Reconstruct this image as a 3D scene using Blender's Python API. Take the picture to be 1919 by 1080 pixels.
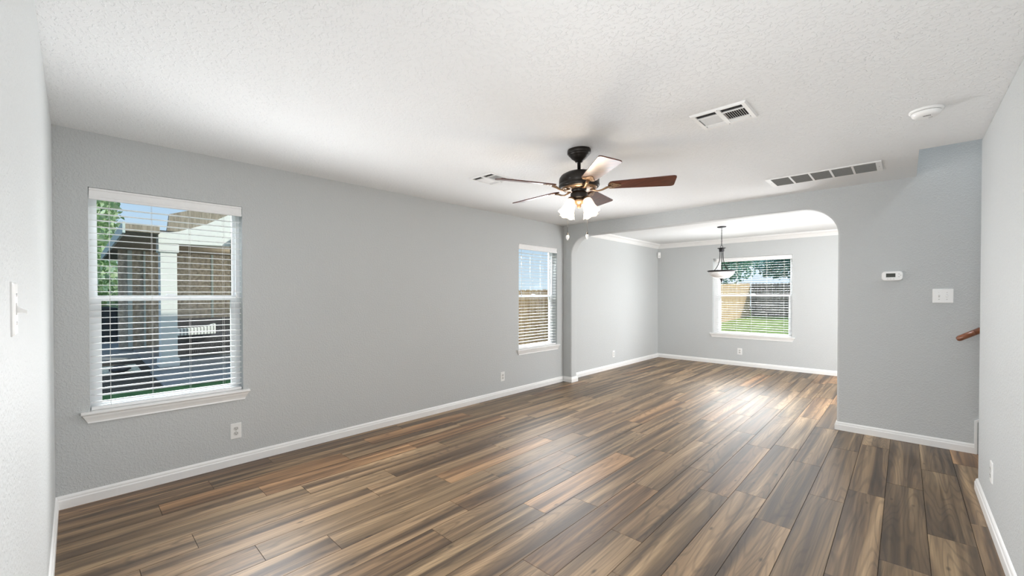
import bpy, math, random
from mathutils import Vector, Matrix

for o in list(bpy.data.objects):
    bpy.data.objects.remove(o)
random.seed(7)
S = bpy.context.scene
COL = S.collection
R = math.radians
PI = math.pi

# ------------------------------------------------------------------ camera
IMG_W, IMG_H = 1919, 1080
F_PX, CX, CY = 777.15, 886.4, 560.1
cd = bpy.data.cameras.new('camera')
cam = bpy.data.objects.new('camera', cd)
COL.objects.link(cam)
yaw, pitch, roll = 0.8049, -0.0104, -0.001
fw = Vector((-math.sin(yaw) * math.cos(pitch), math.cos(yaw) * math.cos(pitch), math.sin(pitch)))
rt = Vector((math.cos(yaw), math.sin(yaw), 0))
up = rt.cross(fw)
rt2 = rt * math.cos(roll) + up * math.sin(roll)
up2 = up * math.cos(roll) - rt * math.sin(roll)
m = Matrix((rt2, up2, -fw)).transposed().to_4x4()
m.translation = Vector((0, 0, 1.368))
cam.matrix_world = m
cd.sensor_fit = 'HORIZONTAL'
cd.sensor_width = 36
cd.lens = 36 * F_PX / IMG_W
cd.shift_x = (IMG_W / 2 - CX) / IMG_W
cd.shift_y = (CY - IMG_H / 2) / IMG_W
cd.clip_start = 0.02
cd.clip_end = 400
S.camera = cam

# ------------------------------------------------------------------ view, world, sun
S.view_settings.view_transform = 'Standard'
S.view_settings.look = 'None'
S.view_settings.exposure = 0.0
S.view_settings.gamma = 1.0
S.view_settings.use_curve_mapping = False
try:
    S.cycles.max_bounces = 14
    S.cycles.diffuse_bounces = 8
    S.cycles.transparent_max_bounces = 24
    S.cycles.sample_clamp_indirect = 4.0
    S.cycles.use_denoising = True
    S.cycles.caustics_reflective = False
    S.cycles.caustics_refractive = False
except Exception:
    pass

W = bpy.data.worlds.new('sky')
S.world = W
W.use_nodes = True
nt = W.node_tree
nt.nodes.clear()
wo = nt.nodes.new('ShaderNodeOutputWorld')
bg = nt.nodes.new('ShaderNodeBackground')
tc = nt.nodes.new('ShaderNodeTexCoord')
sx = nt.nodes.new('ShaderNodeSeparateXYZ')
mr = nt.nodes.new('ShaderNodeMapRange')
cr = nt.nodes.new('ShaderNodeValToRGB')
cr.color_ramp.elements[0].color = (0.74, 0.87, 1.0, 1)
cr.color_ramp.elements[1].color = (0.32, 0.50, 0.85, 1)
cr.color_ramp.elements.new(0.25).color = (0.50, 0.70, 0.97, 1)
mr.inputs[1].default_value = 0.0
mr.inputs[2].default_value = 0.9
nt.links.new(tc.outputs['Generated'], sx.inputs[0])
nt.links.new(sx.outputs[2], mr.inputs[0])
nt.links.new(mr.outputs[0], cr.inputs[0])
nt.links.new(cr.outputs[0], bg.inputs[0])
bg.inputs[1].default_value = 1.0
nt.links.new(bg.outputs[0], wo.inputs[0])


def lamp(name, kind, loc, energy, color=(1, 1, 1), size=1.0, size_y=None, look=None, spread=180, radius=None):
    d = bpy.data.lights.new(name, kind)
    d.energy = energy
    d.color = color
    if kind == 'AREA':
        d.shape = 'RECTANGLE'
        d.size = size
        d.size_y = size_y or size
        d.spread = R(spread)
    if radius is not None:
        d.shadow_soft_size = radius
    o = bpy.data.objects.new(name, d)
    COL.objects.link(o)
    o.location = loc
    if look is not None:
        o.rotation_euler = (Vector(look) - Vector(loc)).to_track_quat('-Z', 'Y').to_euler()
    return o


sun = bpy.data.lights.new('sun', 'SUN')
sun.energy = 4.0
sun.angle = R(0.6)
sun.color = (1.0, 0.95, 0.86)
so = bpy.data.objects.new('sun', sun)
COL.objects.link(so)
so.rotation_euler = (-Vector((0.62, 0.58, 0.50))).to_track_quat('-Z', 'Y').to_euler()

DAY = (0.975, 0.985, 1.0)
lamp('fill_outside_left_window', 'AREA', (-4.75, 0.53, 3.0), 130, DAY, 1.3, 1.2, (-3.75, 0.53, 1.5), spread=80)  # area lamps added outside each window to strengthen the skylight
lamp('fill_outside_side_window', 'AREA', (-4.75, 4.92, 3.0), 260, DAY, 1.3, 1.2, (-3.75, 4.92, 1.5), spread=80)
lamp('fill_outside_back_window', 'AREA', (-2.0, 10.3, 3.0), 520, DAY, 1.6, 1.2, (-2.0, 9.2, 1.5), spread=80)
lamp('fill_dining_right', 'AREA', (3.35, 7.45, 1.25), 105, DAY, 3.0, 2.1, (0, 7.45, 1.6))  # added lamp in the hidden dining end; no door stands there
lamp('fill_entry', 'AREA', (-0.2, -2.85, 1.3), 90, DAY, 1.0, 2.0, (-0.2, 0, 1.3))  # added lamp behind the camera to brighten the arch wall
lamp('daylight_stairwell', 'AREA', (1.9, 5.03, 4.8), 120, (0.92, 0.96, 1.0), 2.4, 0.8, (1.5, 5.03, 0))
lamp('porch_fill', 'POINT', (-12.2, 3.2, 1.9), 38, (1.0, 0.92, 0.8), radius=0.3)  # added lamp without a fixture, brightens the porch wall
lamp('room_fill', 'POINT', (-0.65, 1.3, 0.75), 42, DAY, radius=0.5)
lamp('dining_fill', 'POINT', (-0.15, 6.5, 1.4), 135, DAY, radius=0.5)


def fill_spot(name, loc, look, energy, radius=0.35):  # added fill spots inside the room
    o = lamp(name, 'SPOT', loc, energy, DAY, radius=radius, look=look)
    o.data.spot_size = R(174)
    o.data.spot_blend = 0.2
    return o


fill_spot('fill_near_left_window', (-3.25, 1.0, 1.0), (0, 1.6, 1.1), 62, 0.42)  # spots added on the room side of the blinds, imitating window light
fill_spot('fill_near_side_window', (-3.1, 4.40, 1.15), (0, 3.2, 1.2), 80, 0.55)
fill_spot('fill_near_back_window', (-2.0, 8.4, 1.25), (-2.0, 0, 1.5), 85, 0.7)

for nm, loc, look, e_, size in (('fill_on_right_wall', (-3.2, 4.6, 1.5), (0.365, 3.6, 1.2), 190, 62),  # added aimed spot, brightens the right wall
                                ('fill_on_near_wall', (-2.3, 3.3, 2.15), (-2.1, -0.095, 1.15), 125, 78)):  # added aimed spot, brightens the near wall
    o = fill_spot(nm, loc, look, e_, 0.3)
    o.data.spot_size = R(size)
    o.data.spot_blend = 0.9

# ------------------------------------------------------------------ mesh helpers


class MB:
    def __init__(s):
        s.v = []
        s.f = []
        s.sm = []

    def face(s, pts, smooth=False):
        b = len(s.v)
        s.v += [tuple(p) for p in pts]
        s.f.append(tuple(range(b, b + len(pts))))
        s.sm.append(smooth)
        return s

    def box(s, x0, x1, y0, y1, z0, z1, mat=None):
        b = len(s.v)
        P = [(x0, y0, z0), (x1, y0, z0), (x1, y1, z0), (x0, y1, z0), (x0, y0, z1), (x1, y0, z1), (x1, y1, z1), (x0, y1, z1)]
        if mat is not None:
            P = [tuple(mat @ Vector(p)) for p in P]
        s.v += P
        for f in ((0, 3, 2, 1), (4, 5, 6, 7), (0, 1, 5, 4), (1, 2, 6, 5), (2, 3, 7, 6), (3, 0, 4, 7)):
            s.f.append(tuple(b + i for i in f))
            s.sm.append(False)
        return s

    def cbox(s, c, d, mat=None):
        return s.box(c[0] - d[0] / 2, c[0] + d[0] / 2, c[1] - d[1] / 2, c[1] + d[1] / 2, c[2] - d[2] / 2, c[2] + d[2] / 2, mat)

    def rings(s, rings, closed=True, caps=True, smooth=True):
        b = len(s.v)
        n = len(rings[0])
        for r in rings:
            s.v += [tuple(p) for p in r]
        for i in range(len(rings) - 1):
            for j in range(n if closed else n - 1):
                k = (j + 1) % n
                s.f.append((b + i * n + j, b + i * n + k, b + (i + 1) * n + k, b + (i + 1) * n + j))
                s.sm.append(smooth)
        if caps and closed:
            s.f.append(tuple(b + j for j in range(n))[::-1])
            s.sm.append(False)
            s.f.append(tuple(b + (len(rings) - 1) * n + j for j in range(n)))
            s.sm.append(False)
        return s

    def lathe(s, prof, n=32, origin=(0, 0, 0), mat=None, caps=False, smooth=True):
        rs = []
        for r, z in prof:
            ring = []
            for j in range(n):
                a = 2 * PI * j / n
                p = Vector((r * math.cos(a), r * math.sin(a), z))
                if mat is not None:
                    p = mat @ p
                ring.append(tuple(p + Vector(origin)))
            rs.append(ring)
        return s.rings(rs, True, caps, smooth)

    def tube(s, pts, r, n=10, caps=True, flat=1.0):
        pts = [Vector(p) for p in pts]
        rs = []
        prev = None
        for i, p in enumerate(pts):
            t = (pts[min(i + 1, len(pts) - 1)] - pts[max(i - 1, 0)]).normalized()
            if prev is None:
                u = t.orthogonal().normalized() if abs(t.z) > 0.95 else t.cross(Vector((0, 0, 1))).normalized()
            else:
                u = (prev - t * prev.dot(t)).normalized()
            prev = u
            w = t.cross(u)
            rr = r[i] if isinstance(r, (list, tuple)) else r
            rs.append([tuple(p + u * (rr * math.cos(2 * PI * j / n)) + w * (rr * flat * math.sin(2 * PI * j / n))) for j in range(n)])
        return s.rings(rs, True, caps, True)

    def prism(s, poly, fn, h0, h1, smooth_side=False):
        """poly: 2D outline (CCW); fn(u,v,h)->xyz"""
        a = [fn(u, v, h0) for u, v in poly]
        b_ = [fn(u, v, h1) for u, v in poly]
        s.face(a[::-1])
        s.face(b_)
        n = len(poly)
        b = len(s.v)
        s.v += a + b_
        for i in range(n):
            k = (i + 1) % n
            s.f.append((b + i, b + k, b + n + k, b + n + i))
            s.sm.append(smooth_side)
        return s

    def build(s, name, mat, parent=None, loc=None, bevel=0, kind=None, recalc=True):
        me = bpy.data.meshes.new(name)
        me.from_pydata(s.v, [], s.f)
        me.polygons.foreach_set('use_smooth', s.sm)
        me.validate()
        me.materials.append(mat)
        if recalc:
            import bmesh
            bm = bmesh.new()
            bm.from_mesh(me)
            bmesh.ops.remove_doubles(bm, verts=bm.verts, dist=1e-6)
            bmesh.ops.recalc_face_normals(bm, faces=bm.faces)
            bm.to_mesh(me)
            bm.free()
        me.update()
        o = bpy.data.objects.new(name, me)
        COL.objects.link(o)
        if parent is not None:
            o.parent = parent
        if loc is not None:
            o.location = loc
        if bevel:
            md = o.modifiers.new('bevel', 'BEVEL')
            md.width = bevel
            md.segments = 2
            md.limit_method = 'ANGLE'
        if kind:
            o['kind'] = kind
        return o


def rrect(w, h, r, n=5, cx=0, cy=0):
    pts = []
    for sxn, syn, a0 in ((1, 1, 0), (-1, 1, 90), (-1, -1, 180), (1, -1, 270)):
        for i in range(n + 1):
            a = R(a0 + 90 * i / n)
            pts.append((cx + sxn * (w / 2 - r) + r * math.cos(a), cy + syn * (h / 2 - r) + r * math.sin(a)))
    return pts


def thing(name, label, cat, loc=(0, 0, 0), rot=(0, 0, 0), group=None):
    o = bpy.data.objects.new(name, None)
    o.empty_display_size = 0.1
    COL.objects.link(o)
    o.location = loc
    o.rotation_euler = rot
    o['label'] = label
    o['category'] = cat
    if group:
        o['group'] = group
    return o


def tag(o, label, cat, group=None, kind=None):
    o['label'] = label
    o['category'] = cat
    if group:
        o['group'] = group
    if kind:
        o['kind'] = kind
    return o


def copy_tree(o, parent=None):
    c = o.copy()
    COL.objects.link(c)
    if parent is not None:
        c.parent = parent
    for ch in [x for x in bpy.data.objects if x.parent == o]:
        copy_tree(ch, c)
    return c


# ------------------------------------------------------------------ materials


def newmat(name):
    mt = bpy.data.materials.new(name)
    mt.use_nodes = True
    n = mt.node_tree
    n.nodes.clear()
    out = n.nodes.new('ShaderNodeOutputMaterial')
    b = n.nodes.new('ShaderNodeBsdfPrincipled')
    n.links.new(b.outputs[0], out.inputs[0])
    return mt, n, b, out


def simple(name, col, rough=0.5, metal=0, spec=0.5, var=0.04, nscale=12, bump=0, bscale=60, coat=0):
    mt, n, b, out = newmat(name)
    t = n.nodes.new('ShaderNodeTexCoord')
    nz = n.nodes.new('ShaderNodeTexNoise')
    nz.inputs['Scale'].default_value = nscale
    nz.inputs['Detail'].default_value = 3
    n.links.new(t.outputs['Object'], nz.inputs['Vector'])
    r = n.nodes.new('ShaderNodeValToRGB')
    r.color_ramp.elements[0].position = 0.3
    r.color_ramp.elements[1].position = 0.7
    r.color_ramp.elements[0].color = tuple(c * (1 - var) for c in col) + (1,)
    r.color_ramp.elements[1].color = tuple(min(1, c * (1 + var)) for c in col) + (1,)
    n.links.new(nz.outputs['Fac'], r.inputs[0])
    n.links.new(r.outputs[0], b.inputs['Base Color'])
    b.inputs['Roughness'].default_value = rough
    b.inputs['Metallic'].default_value = metal
    b.inputs['Specular IOR Level'].default_value = spec
    b.inputs['Coat Weight'].default_value = coat
    if bump:
        n2 = n.nodes.new('ShaderNodeTexNoise')
        n2.inputs['Scale'].default_value = bscale
        n2.inputs['Detail'].default_value = 4
        n.links.new(t.outputs['Object'], n2.inputs['Vector'])
        bp = n.nodes.new('ShaderNodeBump')
        bp.inputs['Strength'].default_value = 1
        bp.inputs['Distance'].default_value = bump
        n.links.new(n2.outputs['Fac'], bp.inputs['Height'])
        n.links.new(bp.outputs[0], b.inputs['Normal'])
    return mt


def plaster(name, col, scale, dist, rough=0.6, lo=0.42, hi=0.66):
    mt, n, b, out = newmat(name)
    t = n.nodes.new('ShaderNodeTexCoord')
    nz = n.nodes.new('ShaderNodeTexNoise')
    nz.inputs['Scale'].default_value = scale
    nz.inputs['Detail'].default_value = 2.5
    nz.inputs['Distortion'].default_value = 0.6
    n.links.new(t.outputs['Object'], nz.inputs['Vector'])
    mrr = n.nodes.new('ShaderNodeMapRange')
    mrr.interpolation_type = 'SMOOTHSTEP'
    mrr.inputs[1].default_value = lo
    mrr.inputs[2].default_value = hi
    n.links.new(nz.outputs['Fac'], mrr.inputs[0])
    bp = n.nodes.new('ShaderNodeBump')
    bp.inputs['Strength'].default_value = 1
    bp.inputs['Distance'].default_value = dist
    n.links.new(mrr.outputs[0], bp.inputs['Height'])
    n.links.new(bp.outputs[0], b.inputs['Normal'])
    b.inputs['Base Color'].default_value = col + (1,)
    b.inputs['Roughness'].default_value = rough
    b.inputs['Specular IOR Level'].default_value = 0.3
    return mt


M_WALL = plaster('grey_wall_paint', (0.56, 0.578, 0.580), 75, 0.0012, 0.55)
M_CEIL = plaster('white_ceiling_texture', (0.825, 0.84, 0.845), 48, 0.0016, 0.8, 0.5, 0.62)
M_TRIM = simple('white_semi_gloss_trim', (0.86, 0.86, 0.85), 0.28, var=0.01)
M_VINYL = simple('white_vinyl', (0.85, 0.86, 0.87), 0.35, var=0.01)
M_PLASTIC = simple('white_plastic', (0.84, 0.84, 0.83), 0.3, var=0.01)
M_PLASTIC2 = simple('offwhite_plastic', (0.62, 0.62, 0.60), 0.35, var=0.02)  # darkened off-white, puts shade contrast into the toggle slots
M_DARKSLOT = simple('dark_slot', (0.03, 0.03, 0.03), 0.6)
M_BRONZE = simple('oil_rubbed_bronze', (0.020, 0.016, 0.013), 0.34, metal=0.35, var=0.25, nscale=30)
M_BRASS = simple('antique_bronze_bracket', (0.30, 0.19, 0.11), 0.35, metal=0.7, var=0.2, nscale=40)
M_IRON = simple('black_iron', (0.02, 0.02, 0.022), 0.4, metal=0.4, var=0.15)
M_GREYLOUVRE = simple('grey_filter', (0.22, 0.225, 0.22), 0.7, var=0.1, nscale=200)
M_VENT = simple('painted_vent_metal', (0.84, 0.84, 0.83), 0.4, var=0.015)
M_DUCT = simple('duct_shade', (0.012, 0.012, 0.012), 0.9)  # near-black stands in for the shade inside a duct
M_CHROME = simple('nickel_screw', (0.6, 0.6, 0.6), 0.25, metal=1)
M_CRYSTAL = simple('white_porcelain', (0.88, 0.88, 0.87), 0.12, var=0.01)


def wood(name, c0, c1, c2, scale=(1.5, 22, 22), rough=0.35, coat=0.3):
    mt, n, b, out = newmat(name)
    t = n.nodes.new('ShaderNodeTexCoord')
    mp = n.nodes.new('ShaderNodeMapping')
    mp.inputs['Scale'].default_value = scale
    n.links.new(t.outputs['Object'], mp.inputs[0])
    nz = n.nodes.new('ShaderNodeTexNoise')
    nz.inputs['Scale'].default_value = 2.2
    nz.inputs['Detail'].default_value = 6
    nz.inputs['Distortion'].default_value = 0.8
    n.links.new(mp.outputs[0], nz.inputs['Vector'])
    r = n.nodes.new('ShaderNodeValToRGB')
    e = r.color_ramp.elements
    e[0].position = 0.3
    e[0].color = c0 + (1,)
    e[1].position = 0.72
    e[1].color = c2 + (1,)
    e.new(0.5).color = c1 + (1,)
    n.links.new(nz.outputs['Fac'], r.inputs[0])
    n.links.new(r.outputs[0], b.inputs['Base Color'])
    b.inputs['Roughness'].default_value = rough
    b.inputs['Coat Weight'].default_value = coat
    b.inputs['Coat Roughness'].default_value = 0.25
    return mt


M_BLADE = wood('cherry_blade', (0.035, 0.009, 0.006), (0.085, 0.019, 0.010), (0.15, 0.035, 0.017), (2, 26, 26), 0.32, 0.35)
M_RAIL = wood('cherry_handrail', (0.10, 0.028, 0.012), (0.18, 0.055, 0.022), (0.27, 0.095, 0.04), (2, 30, 30), 0.28, 0.5)
M_FENCE = wood('cedar_fence', (0.44, 0.27, 0.14), (0.64, 0.43, 0.24), (0.82, 0.60, 0.37), (14, 14, 1.2), 0.8, 0)
M_FENCE2 = wood('shaded_fence', (0.14, 0.12, 0.11), (0.22, 0.19, 0.17), (0.32, 0.28, 0.25), (14, 14, 1.2), 0.85, 0)  # back fence shade put into a darker, greyer wood colour
M_PATIOWOOD = wood('brown_patio_boards', (0.20, 0.165, 0.125), (0.31, 0.26, 0.20), (0.42, 0.36, 0.29), (12, 12, 1.5), 0.8, 0)


def glass_mat():
    mt = bpy.data.materials.new('window_glass')
    mt.use_nodes = True
    n = mt.node_tree
    n.nodes.clear()
    out = n.nodes.new('ShaderNodeOutputMaterial')
    tr = n.nodes.new('ShaderNodeBsdfTransparent')
    tr.inputs[0].default_value = (0.93, 0.96, 0.95, 1)
    gl = n.nodes.new('ShaderNodeBsdfGlossy')
    gl.inputs['Roughness'].default_value = 0.02
    lw = n.nodes.new('ShaderNodeLayerWeight')
    lw.inputs[0].default_value = 0.5
    pw_ = n.nodes.new('ShaderNodeMath'); pw_.operation = 'POWER'; pw_.inputs[1].default_value = 5.0
    n.links.new(lw.outputs['Facing'], pw_.inputs[0])
    fr = n.nodes.new('ShaderNodeMath'); fr.operation = 'MULTIPLY_ADD'; fr.inputs[1].default_value = 0.5; fr.inputs[2].default_value = 0.004
    n.links.new(pw_.outputs[0], fr.inputs[0])
    mx = n.nodes.new('ShaderNodeMixShader')
    n.links.new(fr.outputs[0], mx.inputs[0])
    n.links.new(tr.outputs[0], mx.inputs[1])
    n.links.new(gl.outputs[0], mx.inputs[2])
    n.links.new(mx.outputs[0], out.inputs[0])
    return mt


M_GLASS = glass_mat()


def emis(name, base, ecol, strength, rough=0.4):
    mt, n, b, out = newmat(name)
    t = n.nodes.new('ShaderNodeTexCoord')
    nz = n.nodes.new('ShaderNodeTexNoise')
    nz.inputs['Scale'].default_value = 18
    n.links.new(t.outputs['Object'], nz.inputs['Vector'])
    r = n.nodes.new('ShaderNodeValToRGB')
    r.color_ramp.elements[0].color = tuple(c * 0.9 for c in base) + (1,)
    r.color_ramp.elements[1].color = base + (1,)
    n.links.new(nz.outputs['Fac'], r.inputs[0])
    n.links.new(r.outputs[0], b.inputs['Base Color'])
    b.inputs['Emission Color'].default_value = ecol + (1,)
    b.inputs['Emission Strength'].default_value = strength
    b.inputs['Roughness'].default_value = rough
    return mt


M_SHADE = emis('lit_frosted_glass', (0.9, 0.86, 0.78), (1.0, 0.86, 0.66), 1.0)
M_BOWL = simple('white_frosted_bowl', (0.92, 0.92, 0.92), 0.35, var=0.01)
M_LCD = simple('lcd_screen', (0.035, 0.04, 0.03), 0.5, var=0.1)


def slat_mat():
    mt, n, b, out = newmat('white_faux_wood_slat')
    b.inputs['Base Color'].default_value = (0.9, 0.9, 0.9, 1)
    b.inputs['Roughness'].default_value = 0.35
    t = n.nodes.new('ShaderNodeTexCoord')
    nz = n.nodes.new('ShaderNodeTexNoise')
    nz.inputs['Scale'].default_value = 30
    n.links.new(t.outputs['Object'], nz.inputs['Vector'])
    r = n.nodes.new('ShaderNodeValToRGB')
    r.color_ramp.elements[0].color = (0.86, 0.86, 0.86, 1)
    r.color_ramp.elements[1].color = (0.92, 0.92, 0.92, 1)
    n.links.new(nz.outputs['Fac'], r.inputs[0])
    n.links.new(r.outputs[0], b.inputs['Base Color'])
    return mt


M_SLAT = slat_mat()
M_CORD = simple('blind_cord', (0.72, 0.71, 0.68), 0.8)


def floor_mat():
    mt, n, b, out = newmat('laminate_planks')
    N = n.nodes.new
    L = n.links.new
    uv = N('ShaderNodeUVMap')
    uv.uv_map = 'plank'
    at = N('ShaderNodeAttribute')
    at.attribute_name = 'rnd'
    sep = N('ShaderNodeSeparateColor')
    L(at.outputs['Color'], sep.inputs[0])
    suv = N('ShaderNodeSeparateXYZ')
    L(uv.outputs[0], suv.inputs[0])

    def vec(ku, kv, kz):
        c = N('ShaderNodeCombineXYZ')
        a = N('ShaderNodeMath'); a.operation = 'MULTIPLY'; a.inputs[1].default_value = ku
        d = N('ShaderNodeMath'); d.operation = 'MULTIPLY'; d.inputs[1].default_value = kv
        e = N('ShaderNodeMath'); e.operation = 'MULTIPLY'; e.inputs[1].default_value = kz
        L(suv.outputs[0], a.inputs[0]); L(suv.outputs[1], d.inputs[0]); L(sep.outputs[0], e.inputs[0])
        L(a.outputs[0], c.inputs[0]); L(d.outputs[0], c.inputs[1]); L(e.outputs[0], c.inputs[2])
        return c

    def noise(v, scale, detail, dist=0.0):
        q = N('ShaderNodeTexNoise')
        q.inputs['Scale'].default_value = scale
        q.inputs['Detail'].default_value = detail
        q.inputs['Distortion'].default_value = dist
        L(v.outputs[0], q.inputs['Vector'])
        return q

    def mix(mode, fac, a, c):
        q = N('ShaderNodeMix'); q.data_type = 'RGBA'; q.blend_type = mode
        if isinstance(fac, float):
            q.inputs[0].default_value = fac
        else:
            L(fac, q.inputs[0])
        if isinstance(a, tuple):
            q.inputs[6].default_value = a
        else:
            L(a, q.inputs[6])
        if isinstance(c, tuple):
            q.inputs[7].default_value = c
        else:
            L(c, q.inputs[7])
        return q

    # broad bands that run along the board
    band = noise(vec(0.45, 14.0, 37.0), 1.0, 5.0, 0.7)
    rb = N('ShaderNodeValToRGB')
    e = rb.color_ramp.elements
    e[0].position = 0.32; e[0].color = (0.058, 0.038, 0.023, 1)
    e[1].position = 0.74; e[1].color = (0.48, 0.335, 0.197, 1)
    e.new(0.41).color = (0.102, 0.066, 0.039, 1)
    e.new(0.51).color = (0.195, 0.129, 0.073, 1)
    e.new(0.61).color = (0.310, 0.211, 0.123, 1)
    L(band.outputs['Fac'], rb.inputs[0])
    # per board tint
    tint = N('ShaderNodeValToRGB')
    te = tint.color_ramp.elements
    te[0].position = 0.0; te[0].color = (0.86, 0.86, 0.82, 1)
    te[1].position = 1.0; te[1].color = (1.28, 1.05, 0.86, 1)
    te.new(0.35).color = (0.95, 0.93, 0.90, 1)
    te.new(0.7).color = (1.05, 1.02, 0.98, 1)
    L(sep.outputs[1], tint.inputs[0])
    c1 = mix('MULTIPLY', 1.0, rb.outputs[0], tint.outputs[0])
    # cathedral grain lines
    cat = noise(vec(0.6, 6.5, 53.0), 1.0, 1.2, 0.35)
    mm = N('ShaderNodeMath'); mm.operation = 'MULTIPLY'; mm.inputs[1].default_value = 120.0
    L(cat.outputs['Fac'], mm.inputs[0])
    sn = N('ShaderNodeMath'); sn.operation = 'SINE'
    L(mm.outputs[0], sn.inputs[0])
    rm = N('ShaderNodeMapRange'); rm.inputs[1].default_value = -1.0; rm.inputs[2].default_value = -0.3
    rm.inputs[3].default_value = 0.66; rm.inputs[4].default_value = 1.0
    L(sn.outputs[0], rm.inputs[0])
    c2 = mix('MULTIPLY', 0.8, c1.outputs[2], (1, 1, 1, 1))
    L(rm.outputs[0], c2.inputs[7])
    # fine fibre
    fine = noise(vec(3.0, 130.0, 91.0), 1.0, 3.0)
    rf = N('ShaderNodeMapRange'); rf.inputs[1].default_value = 0.3; rf.inputs[2].default_value = 0.7
    rf.inputs[3].default_value = 0.84; rf.inputs[4].default_value = 1.12
    L(fine.outputs['Fac'], rf.inputs[0])
    c3 = mix('MULTIPLY', 1.0, c2.outputs[2], (1, 1, 1, 1))
    L(rf.outputs[0], c3.inputs[7])
    # knots and checks
    kn = N('ShaderNodeTexVoronoi'); kn.inputs['Scale'].default_value = 1.0
    L(vec(3.2, 9.0, 71.0).outputs[0], kn.inputs['Vector'])
    kr = N('ShaderNodeMapRange'); kr.inputs[1].default_value = 0.03; kr.inputs[2].default_value = 0.10
    kr.inputs[3].default_value = 0.35; kr.inputs[4].default_value = 1.0
    L(kn.outputs['Distance'], kr.inputs[0])
    c4 = mix('MULTIPLY', 1.0, c3.outputs[2], (1, 1, 1, 1))
    L(kr.outputs[0], c4.inputs[7])
    L(c4.outputs[2], b.inputs['Base Color'])
    rr = N('ShaderNodeMapRange'); rr.inputs[3].default_value = 0.36; rr.inputs[4].default_value = 0.50
    L(fine.outputs['Fac'], rr.inputs[0])
    L(rr.outputs[0], b.inputs['Roughness'])
    b.inputs['Specular IOR Level'].default_value = 0.6
    bp = N('ShaderNodeBump'); bp.inputs['Distance'].default_value = 0.0003; bp.inputs['Strength'].default_value = 0.6
    L(fine.outputs['Fac'], bp.inputs['Height'])
    L(bp.outputs[0], b.inputs['Normal'])
    return mt


M_FLOOR = floor_mat()

# ------------------------------------------------------------------ room numbers
H = 2.44
XL, XR = -3.72, 0.365          # living room left and right wall faces
YN, YA = -0.095, 5.548         # near wall face, arch wall face
YA2 = 5.70                     # back face of the arch wall
YD = 9.16                      # far wall of the dining room
XE = 3.5                       # far right of dining room and stairwell
YR = 4.531                     # where the right wall ends at the stairs
WT = 0.15
WIN1 = (0.07, 0.985, 0.585, 2.078)
WIN2 = (4.462, 5.382, 0.585, 2.078)
WIN3 = (-2.642, -1.375, 0.585, 2.073)


def wall_holes(u0, u1, z0, z1, holes, fn, depth):
    """grid wall: fn(u, z, d)->xyz, d from 0 (room face) to depth (outside)"""
    b = MB()
    us = sorted({u0, u1} | {h[0] for h in holes} | {h[1] for h in holes})
    zs = sorted({z0, z1} | {h[2] for h in holes} | {h[3] for h in holes})

    def hole(u, z):
        return any(h[0] < u < h[1] and h[2] < z < h[3] for h in holes)
    for i in range(len(us) - 1):
        for j in range(len(zs) - 1):
            ua, ub, za, zb = us[i], us[i + 1], zs[j], zs[j + 1]
            if hole((ua + ub) / 2, (za + zb) / 2):
                continue
            b.face([fn(ua, za, 0), fn(ub, za, 0), fn(ub, zb, 0), fn(ua, zb, 0)])
            b.face([fn(ua, za, depth), fn(ua, zb, depth), fn(ub, zb, depth), fn(ub, za, depth)])
    for (a, c, d, e) in list(holes) + [(u0, u1, z0, z1)]:
        for (p, q) in (((a, d), (c, d)), ((c, d), (c, e)), ((c, e), (a, e)), ((a, e), (a, d))):
            b.face([fn(p[0], p[1], 0), fn(q[0], q[1], 0), fn(q[0], q[1], depth), fn(p[0], p[1], depth)])
    return b


wall_holes(YN - 0.15, YD + 0.15, -0.05, 2.7, [WIN1, WIN2], lambda u, z, d: (XL - d, u, z), WT).build('wall_left', M_WALL, kind='structure', recalc=False)
wall_holes(XL, XE, -0.05, 2.7, [WIN3], lambda u, z, d: (u, YD + d, z), WT).build('wall_dining', M_WALL, kind='structure', recalc=False)
MB().box(XL, -0.80, YN - 0.15, YN, 0, H).build('wall_near', M_WALL, kind='structure', bevel=0.012)
MB().box(XR, XR + 0.12, -3.0, YR, 0, H).build('wall_right', M_WALL, kind='structure', bevel=0.012)
MB().box(-0.95, -0.80, -3.0, YN - 0.15, 0, H).build('wall_entry', M_WALL, kind='structure')
MB().box(-0.95, XR + 0.12, -3.15, -3.0, 0, H).build('wall_back', M_WALL, kind='structure')
MB().box(XR + 0.12, XE, YR - 0.12, YR, 0, 4.95).build('wall_stair', M_WALL, kind='structure')
MB().box(XE, XE + 0.15, YR - 0.12, YD + 0.15, -0.05, 4.95).build('wall_east', M_WALL, kind='structure')


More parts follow.
